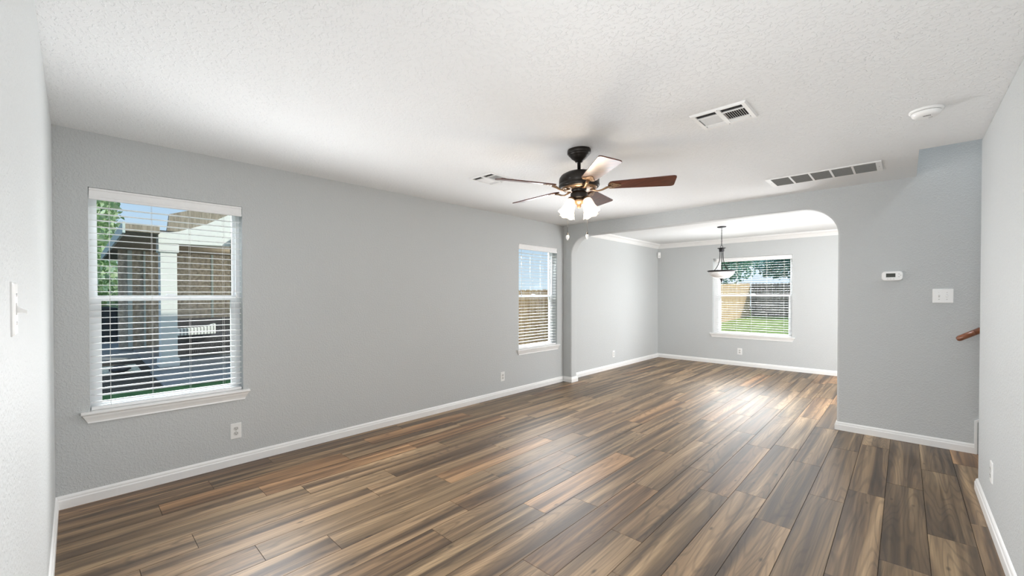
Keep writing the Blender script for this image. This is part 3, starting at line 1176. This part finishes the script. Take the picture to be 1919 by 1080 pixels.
# ------------------------------------------------------------------ ceiling fan
FX, FY = -1.682, 2.712
fan = thing('ceiling_fan', 'dark bronze ceiling fan with five cherry blades and a lit light kit', 'ceiling fan', (FX, FY, H))
b = MB()
b.lathe([(0.0001, 0.0), (0.084, 0.0), (0.085, -0.006), (0.085, -0.026), (0.080, -0.031), (0.076, -0.033), (0.076, -0.038), (0.070, -0.042),
         (0.064, -0.050), (0.054, -0.062), (0.042, -0.072), (0.030, -0.080), (0.026, -0.090), (0.018, -0.094), (0.0001, -0.095)], 48)
b.build('canopy', M_BRONZE, fan)
b = MB()
b.lathe([(0.0125, -0.08), (0.0125, -0.150), (0.020, -0.151), (0.021, -0.160), (0.030, -0.162), (0.032, -0.176)], 24)
b.build('downrod', M_BRONZE, fan)
b = MB()
b.lathe([(0.030, -0.160), (0.060, -0.162), (0.098, -0.170), (0.128, -0.186), (0.142, -0.205), (0.146, -0.222), (0.146, -0.246), (0.1435, -0.249),
         (0.1435, -0.254), (0.147, -0.257), (0.147, -0.272), (0.140, -0.280), (0.128, -0.284)], 56)
b.build('motor_housing', M_BRONZE, fan)
b = MB()
b.lathe([(0.130, -0.283), (0.122, -0.292), (0.098, -0.296), (0.070, -0.296), (0.050, -0.292)], 56)
fp = b.build('flywheel_plate', M_BRASS, fan)
for k in range(18):
    a = 2 * PI * (k + 0.5) / 18
    b = MB()
    b.lathe([(0.0001, -0.2965), (0.0052, -0.2965), (0.0052, -0.294)], 10, (0.109 * math.cos(a), 0.109 * math.sin(a), 0))
    b.build('vent_hole', M_DARKSLOT, fp)
b = MB()
b.lathe([(0.052, -0.290), (0.056, -0.300), (0.050, -0.306), (0.050, -0.312), (0.060, -0.318), (0.062, -0.330), (0.062, -0.352), (0.056, -0.360), (0.040, -0.366), (0.0001, -0.367)], 40)
b.build('switch_housing', M_BRONZE, fan)
b = MB()
b.lathe([(0.038, -0.364), (0.050, -0.372), (0.052, -0.380), (0.040, -0.392), (0.022, -0.400), (0.014, -0.412), (0.016, -0.418), (0.011, -0.428), (0.0001, -0.434)], 32)
lk = b.build('light_fitter', M_BRASS, fan)

BZ = -0.275
R_TIP = 0.655
PITCH = R(-13)


def blade_outline():
    pts = []
    # x along the blade, y across
    x0, x1 = 0.205, R_TIP
    w0, w1 = 0.052, 0.073
    for k in range(7):                       # root, rounded
        a = R(90 + 180 * k / 6)
        pts.append((x0 + 0.030 + 0.030 * math.cos(a), w0 * math.sin(a)))
    # towards the tip along -y
    rc = 0.022
    for k in range(6):
        a = R(-90 + 90 * k / 5)
        pts.append((x1 - rc + rc * math.cos(a), -(w1 - rc) + rc * math.sin(a)))
    for k in range(6):
        a = R(0 + 90 * k / 5)
        pts.append((x1 - rc + rc * math.cos(a), (w1 - rc) + rc * math.sin(a)))
    return pts


def iron_meshes():
    b = MB()
    # curved arm from the flywheel down and out to the blade
    pts = [(0.080, 0, -0.294), (0.105, 0, -0.304), (0.135, 0, -0.312), (0.165, 0, -0.306), (0.195, 0, -0.292), (0.225, 0, -0.286)]
    b.tube(pts, [0.012, 0.011, 0.010, 0.011, 0.014, 0.012], 10, True, 0.55)
    return b


BL = blade_outline()
for k in range(5):
    ang = R(-114 + 72 * k)
    rot = Matrix.Rotation(ang, 3, 'Z')
    tilt = Matrix.Rotation(PITCH, 3, 'X')

    def T(u, v, h):
        p = tilt @ Vector((u, v, h))
        p.z += BZ
        return tuple(rot @ p)
    b = MB()
    inner = BL
    b.rings([[T(u, v, 0.0035) for u, v in inner], [T(u, v, -0.0035) for u, v in inner]], True, True, False)
    bl = b.build('fan_blade', M_BLADE, fan)
    arm = MB()
    tmp = iron_meshes()
    arm.v = [tuple(rot @ Vector(p)) for p in tmp.v]
    arm.f = tmp.f
    arm.sm = tmp.sm
    # spade-shaped plate under the blade root
    sp = []
    for q in range(24):
        t = 2 * PI * q / 24
        r_ = 0.034 * (1 + 0.25 * math.cos(3 * t))
        sp.append((0.246 + r_ * 1.25 * math.cos(t), r_ * math.sin(t) * 1.15))
    arm.rings([[T(u, v, -0.0036) for u, v in sp], [T(u, v, -0.0075) for u, v in sp]], True, True, False)
    ar = arm.build('blade_bracket', M_BRASS, fan)
    for (u, v) in ((0.275, 0.0), (0.236, 0.022), (0.236, -0.022)):
        sc = MB()
        sc.lathe([(0.0001, -0.0095), (0.004, -0.009), (0.0045, -0.0074)], 8, (0, 0, 0))
        sc.v = [T(u + p[0], v + p[1], p[2]) for p in sc.v]
        sc.build('bracket_screw', M_BRONZE, ar)

# four tulip shades
VIEW = math.atan2(-FY, -FX)
for k in range(4):
    ang = VIEW + R(45 + 90 * k)
    dirv = Vector((math.cos(ang), math.sin(ang), 0))
    p0 = dirv * 0.045 + Vector((0, 0, -0.366))
    axis = (dirv * 0.42 + Vector((0, 0, -0.90))).normalized()
    neck = dirv * 0.074 + Vector((0, 0, -0.370))
    q = Vector((0, 0, 1)).rotation_difference(axis).to_matrix()
    b = MB()
    b.tube([dirv * 0.035 + Vector((0, 0, -0.376)), dirv * 0.055 + Vector((0, 0, -0.372)), neck], 0.009, 10)
    b.lathe([(0.010, -0.008), (0.024, -0.002), (0.027, 0.010), (0.025, 0.018)], 24, neck, q)
    b.build('lamp_arm', M_BRASS, fan)
    b = MB()
    prof = [(0.022, 0.008), (0.029, 0.014), (0.034, 0.030), (0.037, 0.052), (0.040, 0.074), (0.046, 0.094), (0.055, 0.112), (0.059, 0.122)]
    rings = []
    n = 48
    for r_, z in prof:
        ring = []
        sc_ = max(0, (z - 0.08) / 0.048)
        for j in range(n):
            a = 2 * PI * j / n
            rr = r_ * (1 + 0.03 * sc_ * math.cos(6 * a))
            zz = z + 0.004 * sc_ * math.cos(6 * a)
            ring.append(tuple(neck + q @ Vector((rr * math.cos(a), rr * math.sin(a), zz))))
        rings.append(ring)
    b.rings(rings, True, False, True)
    sh = b.build('glass_shade', M_SHADE, fan)
    b = MB()
    b.lathe([(0.012, 0.014), (0.020, 0.040), (0.026, 0.062), (0.022, 0.082), (0.010, 0.092), (0.0001, 0.094)], 20, neck, q)
    b.build('light_bulb', emis('bulb_glow', (0.9, 0.9, 0.85), (1.0, 0.84, 0.62), 5.0), sh)

# pull chains
for k, (off) in enumerate((-0.082, 0.060)):
    side = Vector((math.cos(VIEW + PI / 2), math.sin(VIEW + PI / 2), 0))
    p = side * off + Vector((math.cos(VIEW), math.sin(VIEW), 0)) * 0.03
    b = MB()
    b.tube([(p.x * 0.8, p.y * 0.8, -0.350), (p.x, p.y, -0.375), (p.x, p.y, -0.615)], 0.0011, 6)
    ch = b.build('pull_chain', M_BRONZE, fan)
    b = MB()
    b.lathe([(0.0015, -0.613), (0.004, -0.615), (0.003, -0.621), (0.0065, -0.625), (0.0065, -0.631)], 14, (p.x, p.y, 0), caps=True)
    b.build('chain_ferrule', M_BRONZE, ch)
    b = MB()
    b.lathe([(0.0060, -0.631), (0.0115, -0.639), (0.0125, -0.647), (0.0105, -0.657), (0.006, -0.663), (0.007, -0.668), (0.0001, -0.671)], 16, (p.x, p.y, 0))
    b.build('chain_pull', M_CRYSTAL, ch)

lamp('fan_light', 'POINT', (FX, FY, H - 0.56), 6, (1.0, 0.80, 0.58), radius=0.07)

# ------------------------------------------------------------------ pendant
pd = thing('pendant_light', 'black iron pendant with white glass bowl hanging in the dining room', 'pendant light', (-2.015, 7.417, H))
b = MB()
b.lathe([(0.0001, 0.0), (0.062, 0.0), (0.064, -0.006), (0.058, -0.014), (0.034, -0.020), (0.010, -0.024), (0.0001, -0.025)], 32)
b.build('canopy', M_IRON, pd)
b = MB()
n = 13
for k in range(n):
    zc = -0.03 - (k + 0.5) * (0.275 / n)
    ring = []
    for q in range(13):
        a = 2 * PI * q / 12
        if k % 2:
            ring.append((0.0075 * math.cos(a), 0, zc + 0.015 * math.sin(a)))
        else:
            ring.append((0, 0.0075 * math.cos(a), zc + 0.015 * math.sin(a)))
    b.tube(ring, 0.0020, 6, False)
b.tube([(0.003, 0.002, -0.02), (-0.004, 0.004, -0.15), (0.003, -0.003, -0.30)], 0.0018, 6)
b.build('chain', M_IRON, pd)
b = MB()
b.tube([(0.018 * math.cos(a), 0, -0.318 + 0.020 * math.sin(a)) for a in [2 * PI * q / 16 for q in range(17)]], 0.003, 6, False)
b.lathe([(0.0001, -0.334), (0.030, -0.336), (0.058, -0.338), (0.060, -0.345), (0.044, -0.352), (0.034, -0.362), (0.036, -0.372), (0.036, -0.392), (0.028, -0.400), (0.0001, -0.402)], 32)
b.build('hub', M_IRON, pd)
for k in range(3):
    a = R(100 + 120 * k)
    pts = []
    for (r_, z) in ((0.024, -0.395), (0.025, -0.46), (0.030, -0.53), (0.048, -0.60), (0.080, -0.66), (0.118, -0.705)):
        pts.append((r_ * math.cos(a), r_ * math.sin(a), z))
    b = MB()
    b.tube(pts, 0.0055, 8)
    b.build('arm', M_IRON, pd)
b = MB()
b.lathe([(0.176, -0.722), (0.196, -0.706), (0.201, -0.700), (0.196, -0.695), (0.170, -0.700), (0.112, -0.703), (0.108, -0.708), (0.150, -0.712), (0.176, -0.722)], 56)
b.build('bowl_rim', M_IRON, pd)
b = MB()
b.lathe([(0.180, -0.712), (0.176, -0.730), (0.164, -0.758), (0.142, -0.785), (0.110, -0.806), (0.070, -0.820), (0.030, -0.827), (0.0001, -0.828)], 56)
b.build('glass_bowl', M_BOWL, pd)
b = MB()
b.lathe([(0.034, -0.822), (0.032, -0.830), (0.018, -0.838), (0.012, -0.850), (0.014, -0.858), (0.008, -0.868), (0.005, -0.880), (0.0001, -0.884)], 24)
b.build('finial', M_IRON, pd)

# ------------------------------------------------------------------ outside
G = -0.10


def grass_mat(name, a, c):
    return simple(name, a, 0.95, var=c, nscale=3.0, bump=0.03, bscale=60, spec=0.1)


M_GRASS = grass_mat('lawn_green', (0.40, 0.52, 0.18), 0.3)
M_GRASS2 = grass_mat('shaded_lawn_green', (0.10, 0.22, 0.08), 0.4)  # shaded copy of the lawn: side-yard shade put into the green
M_CONC = simple('concrete', (0.27, 0.27, 0.265), 0.85, var=0.12, nscale=2, bump=0.002, bscale=120)
M_MULCH = simple('dark_mulch', (0.07, 0.055, 0.04), 0.95, var=0.5, nscale=25, bump=0.02, bscale=40)
M_GRAVEL = simple('painted_sunlit_gravel', (0.85, 0.77, 0.6), 0.9, var=0.3, nscale=40, bump=0.01, bscale=90)  # sunlight put into the colour so the gravel looks lit
M_WHITEP = simple('white_exterior_paint', (0.80, 0.79, 0.75), 0.6, var=0.03)
M_FASCIA = simple('pale_green_fascia', (0.55, 0.62, 0.60), 0.6, var=0.05)
M_BRICK = simple('brown_brick', (0.50, 0.43, 0.35), 0.9, var=0.35, nscale=14)
M_SOFA = simple('dark_wicker', (0.03, 0.028, 0.03), 0.8, var=0.4, nscale=90, bump=0.004, bscale=160)

MB().box(-60, -3.87, -40, 60, -0.30, G - 0.02).build('ground', M_MULCH, kind='structure')
MB().box(-3.87, 30, YD + WT, 60, -0.30, G - 0.02).build('ground_back', M_MULCH, kind='structure')
# side lawn outside the left window
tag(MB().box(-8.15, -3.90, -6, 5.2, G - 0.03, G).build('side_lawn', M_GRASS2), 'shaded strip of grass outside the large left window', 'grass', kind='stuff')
MB().box(-9.93, -8.15, 1.03, 6.0, G - 0.03, G + 0.004).build('ground_walkway', M_CONC, kind='structure')
MB().box(-14.0, -9.93, 1.10, 6.5, G - 0.03, G + 0.05).build('ground_porch', M_CONC, kind='structure')
MB().box(-19.5, -12.3, -1.5, 1.10, G - 0.03, G + 0.01).build('ground_patio', M_CONC, kind='structure')
tag(MB().box(-11.2, -10.2, -1.2, 0.92, G - 0.03, G + 0.012).build('gravel_patch', M_GRAVEL), 'tan gravel patch coloured as sunlit, seen low in the large left window', 'gravel', kind='stuff')
# backyard lawn rising to the fence
b = MB()
ys = [9.35, 12, 16, 20, 26, 34]
zz = [-0.16, -0.10, 0.02, 0.15, 0.30, 0.33]
for i in range(5):
    b.face([(-14, ys[i], zz[i]), (12, ys[i], zz[i]), (12, ys[i + 1], zz[i + 1]), (-14, ys[i + 1], zz[i + 1])])
b.build('ground_lawn', M_GRASS, kind='structure')

# rock on the gravel
b = MB()
rr = random.Random(9)
rings = []
for i in range(6):
    t = i / 5
    rad = 0.16 * math.sin(PI * (0.12 + 0.80 * t)) ** 0.7
    rings.append([(rad * (1.3 + 0.25 * rr.random()) * math.cos(2 * PI * j / 12), rad * (0.9 + 0.25 * rr.random()) * math.sin(2 * PI * j / 12), 0.13 * t) for j in range(12)])
b.rings(rings, True, True, True)
tag(b.build('garden_rock', simple('dark_rock', (0.05, 0.05, 0.055), 0.9, var=0.3), loc=(-10.2, 0.60, G + 0.0125)), 'small dark rock at the edge of the bright gravel', 'rock')

# column
pc = thing('porch_column', 'square white porch column seen through the large left window', 'column', (-10.16, 1.345, G + 0.05))
MB().box(-0.14, 0.14, -0.135, 0.135, 0.16, 2.25).build('shaft', M_WHITEP, pc, bevel=0.008)
MB().box(-0.17, 0.17, -0.165, 0.165, 0.0, 0.16).build('plinth', M_WHITEP, pc, bevel=0.01)
MB().box(-0.17, 0.17, -0.165, 0.165, 2.25, 2.42).build('capital', M_WHITEP, pc, bevel=0.01)

# porch building
ph = thing('covered_porch', 'brown covered porch with white beam seen through the large left window', 'porch', (-14.0, 3.0, G + 0.05))


def PW(b, name, mat, parent=ph):
    off = Vector(parent.location)
    b.v = [tuple(Vector(p) - off) for p in b.v]
    return b.build(name, mat, parent)


b = MB()
b.box(-14.15, -14.0, 0.82, 7.0, G + 0.05, 2.75)
PW(b, 'back_wall', M_BRICK)
b = MB()
b.box(-18.0, -10.32, 0.67, 7.0, 2.52, 2.66)
b.box(-10.32, -9.7, 0.67, 1.17, 2.52, 2.66)
PW(b, 'roof', M_PATIOWOOD)
b = MB()
b.box(-18.0, -9.68, 0.63, 0.67, 2.48, 2.68)
PW(b, 'fascia', M_FASCIA)
# gable facing the window
b = MB()
b.prism([(1.32, 2.62), (7.0, 2.62), (7.0, 4.6), (3.6, 4.6), (1.78, 3.10), (1.36, 2.95)], lambda u, v, h: (h, u, v), -10.12, -10.0)
PW(b, 'gable', M_PATIOWOOD)
b = MB()
b.prism([(1.18, 2.37), (7.0, 2.52), (7.0, 4.2), (2.75, 3.55), (2.36, 3.05), (1.98, 2.82), (1.50, 2.62), (1.18, 2.56)], lambda u, v, h: (h, u, v), -10.30, -9.98)
PW(b, 'beam', M_WHITEP)
b = MB()
for y, w_ in ((1.05, 0.09), (1.35, 0.04), (2.9, 0.05), (4.3, 0.05)):
    b.box(-14.0, -13.93, y - w_ / 2, y + w_ / 2, G + 0.05, 2.55)
PW(b, 'wall_battens', M_FASCIA)
b = MB()
b.box(-10.05, -9.80, 2.42, 2.66, G + 0.05, 2.55)
PW(b, 'brick_pillar', simple('tan_brick', (0.46, 0.36, 0.25), 0.9, var=0.25, nscale=18))

# outdoor sofa
sf = thing('patio_sofa', 'dark wicker patio sofa in the shade right of the porch column', 'sofa', (-11.6, 2.4, G + 0.05))
MB().box(-0.40, 0.40, -0.95, 1.3, 0.04, 0.42).build('sofa_base', M_SOFA, sf, bevel=0.02)
MB().box(-0.42, -0.22, -0.95, 1.3, 0.42, 0.85).build('sofa_back', M_SOFA, sf, bevel=0.03)
MB().box(-0.24, 0.42, -0.90, 1.25, 0.42, 0.52).build('seat_cushion', simple('dark_cushion', (0.05, 0.05, 0.06), 0.9), sf, bevel=0.03)


def stripe_mat():
    mt, n, b_, out = newmat('striped_cushion_cloth')
    t = n.nodes.new('ShaderNodeTexCoord')
    w = n.nodes.new('ShaderNodeTexWave')
    w.bands_direction = 'Y'
    w.inputs['Scale'].default_value = 5
    r = n.nodes.new('ShaderNodeValToRGB')
    r.color_ramp.elements[0].position = 0.25
    r.color_ramp.elements[0].color = (0.35, 0.35, 0.33, 1)
    r.color_ramp.elements[1].position = 0.45
    r.color_ramp.elements[1].color = (0.9, 0.9, 0.86, 1)
    n.links.new(t.outputs['Object'], w.inputs['Vector'])
    n.links.new(w.outputs['Fac'], r.inputs[0])
    n.links.new(r.outputs[0], b_.inputs['Base Color'])
    b_.inputs['Roughness'].default_value = 0.9
    return mt


b = MB()
b.prism([(-0.36, 0.0), (0.36, 0.0), (0.36, 0.24), (0.15, 0.17), (-0.36, 0.15)], lambda u, v, h: (h, u, v), -0.10, 0.10)
tag(b.build('striped_cushion', stripe_mat(), loc=(-11.05, 1.98, G + 0.05 + 0.52), bevel=0.02), 'white striped cushion lying on the dark patio sofa', 'cushion')

# dark outdoor unit
ac = thing('air_conditioner', 'dark outdoor air conditioner standing at the far left outside', 'air conditioner', (-17.3, 0.55, G + 0.01))
MB().box(-0.42, 0.42, -0.42, 0.42, 0.0, 1.05).build('cabinet', simple('dark_grey_metal', (0.05, 0.055, 0.06), 0.5, metal=0.3), ac, bevel=0.02)
b = MB()
b.lathe([(0.0001, 1.10), (0.20, 1.09), (0.33, 1.06), (0.34, 1.05)], 24)
b.build('fan_guard', M_DARKSLOT, ac)
b = MB()
for k in range(16):
    b.box(0.415, 0.428, -0.38, 0.38, 0.10 + k * 0.056, 0.115 + k * 0.056)
b.build('side_louvres', simple('grey_louvre', (0.12, 0.125, 0.13), 0.5), ac)


# fences
def fence(p0, p1, z0, h, mat, label, pick_w=0.185, dog=True, rails_side=1, slope=0.0):
    p0, p1 = Vector(p0), Vector(p1)
    Lf = (p1 - p0).length
    d = (p1 - p0).normalized()
    nrm = Vector((-d.y, d.x)) * rails_side
    root = thing('picket_fence', label, 'fence', (p0.x, p0.y, z0))
    rg_ = random.Random(int(abs(p0.x) * 10 + Lf))
    b = MB()
    n = int(Lf / pick_w)
    for k in range(n):
        s = k * pick_w
        w_ = pick_w - 0.006
        hh = h + rg_.uniform(-0.012, 0.012)
        zb = slope * s
        ear = 0.035
        t0, t1 = 0.0, 0.016
        poly = [(s, zb), (s + w_, zb), (s + w_, zb + hh - ear), (s + w_ - ear, zb + hh), (s + ear, zb + hh), (s, zb + hh - ear)]
        b.prism(poly, lambda u, v, q: (d.x * u + nrm.x * q, d.y * u + nrm.y * q, v), t0, t1)
    b.build('pickets', mat, root)
    for zr in (0.3, 0.95, h - 0.28):
        b = MB()
        a_ = [(0, zr), (Lf, zr + slope * Lf), (Lf, zr + 0.09 + slope * Lf), (0, zr + 0.09)]
        b.prism(a_, lambda u, v, q: (d.x * u + nrm.x * q, d.y * u + nrm.y * q, v), -0.04, 0.0)
        b.build('rail', mat, root)
    k = 0.0
    while k <= Lf:
        b = MB()
        a_ = [(k, slope * k), (k + 0.09, slope * k), (k + 0.09, slope * k + h - 0.1), (k, slope * k + h - 0.1)]
        b.prism(a_, lambda u, v, q: (d.x * u + nrm.x * q, d.y * u + nrm.y * q, v), -0.13, -0.04)
        b.build('post', mat, root)
        k += 2.4
    return root


fence((-5.42, 5.6), (-5.42, 24.8), -0.40, 1.84, M_FENCE, 'tan cedar dog-ear fence along the side yard, outside the narrow window', 0.185, True, -1, 0.026)
fence((-5.40, 24.8), (9.0, 24.8), 0.05, 1.86, M_FENCE2, 'shaded grey back fence across the yard outside the dining window', 0.15, True, -1, 0)


# trees
def leaf_mat(name, a, c):
    mt, n, b_, out = newmat(name)
    t = n.nodes.new('ShaderNodeTexCoord')
    nz = n.nodes.new('ShaderNodeTexNoise')
    nz.inputs['Scale'].default_value = 2.5
    nz.inputs['Detail'].default_value = 5
    n.links.new(t.outputs['Object'], nz.inputs['Vector'])
    r = n.nodes.new('ShaderNodeValToRGB')
    r.color_ramp.elements[0].position = 0.35
    r.color_ramp.elements[1].position = 0.65
    r.color_ramp.elements[0].color = a + (1,)
    r.color_ramp.elements[1].color = c + (1,)
    n.links.new(nz.outputs['Fac'], r.inputs[0])
    n.links.new(r.outputs[0], b_.inputs['Base Color'])
    b_.inputs['Roughness'].default_value = 0.6
    return mt


M_LEAF1 = leaf_mat('bright_leaves', (0.32, 0.50, 0.24), (0.85, 0.95, 0.68))
M_LEAF2 = leaf_mat('blue_green_leaves', (0.16, 0.36, 0.32), (0.45, 0.70, 0.62))
M_BARK = simple('bark', (0.12, 0.09, 0.07), 0.9, var=0.3, bump=0.01)


def tree(loc, rad, zc, hz, n, leaf, mat, label, seed, group=None):
    root = thing('tree', label, 'tree', loc, group=group)
    rg_ = random.Random(seed)
    b = MB()
    b.tube([(0, 0, 0), (0.05, 0.02, zc * 0.5), (0, 0, zc)], [0.16, 0.12, 0.06], 8)
    for k in range(5):
        a = 2 * PI * k / 5 + rg_.random()
        b.tube([(0, 0, zc * 0.6), (rad * .3 * math.cos(a), rad * .3 * math.sin(a), zc * 0.85), (rad * .6 * math.cos(a), rad * .6 * math.sin(a), zc * 1.05)], [0.07, 0.05, 0.02], 6)
    b.build('trunk', M_BARK, root)
    b = MB()
    cl = [(rg_.uniform(-.75, .75), rg_.uniform(-.75, .75), rg_.uniform(-.72, .72)) for _ in range(34)]
    for k in range(n):
        c = rg_.choice(cl)
        v = Vector((rg_.gauss(0, 1), rg_.gauss(0, 1), rg_.gauss(0, 1))).normalized() * (0.42 * rg_.random() ** 0.4)
        p = Vector(((c[0] + v.x) * rad, (c[1] + v.y) * rad, zc + (c[2] + v.z) * hz))
        if p.z < 0.15:
            continue
        u = Vector((rg_.gauss(0, 1), rg_.gauss(0, 1), rg_.gauss(0, 1))).normalized()
        w_ = u.orthogonal().normalized()
        s = leaf * rg_.uniform(0.6, 1.3)
        b.face([p - u * s, p + w_ * s * 0.5, p + u * s, p - w_ * s * 0.5])
    b.build('foliage', mat, root, recalc=False)
    return root


tree((-22.0, -0.65, G), 2.3, 3.9, 3.0, 15000, 0.15, M_LEAF1, 'leafy green tree at the upper left outside the large left window', 1)
tree((-9.0, 31.0, 0.34), 2.8, 3.7, 2.2, 9000, 0.17, M_LEAF2, 'blue-green tree behind the back fence, left of the other tree', 2)
tree((-4.4, 38.0, 0.0), 3.6, 4.3, 2.6, 11000, 0.19, M_LEAF2, 'blue-green tree behind the back fence at right of the dining window', 3)
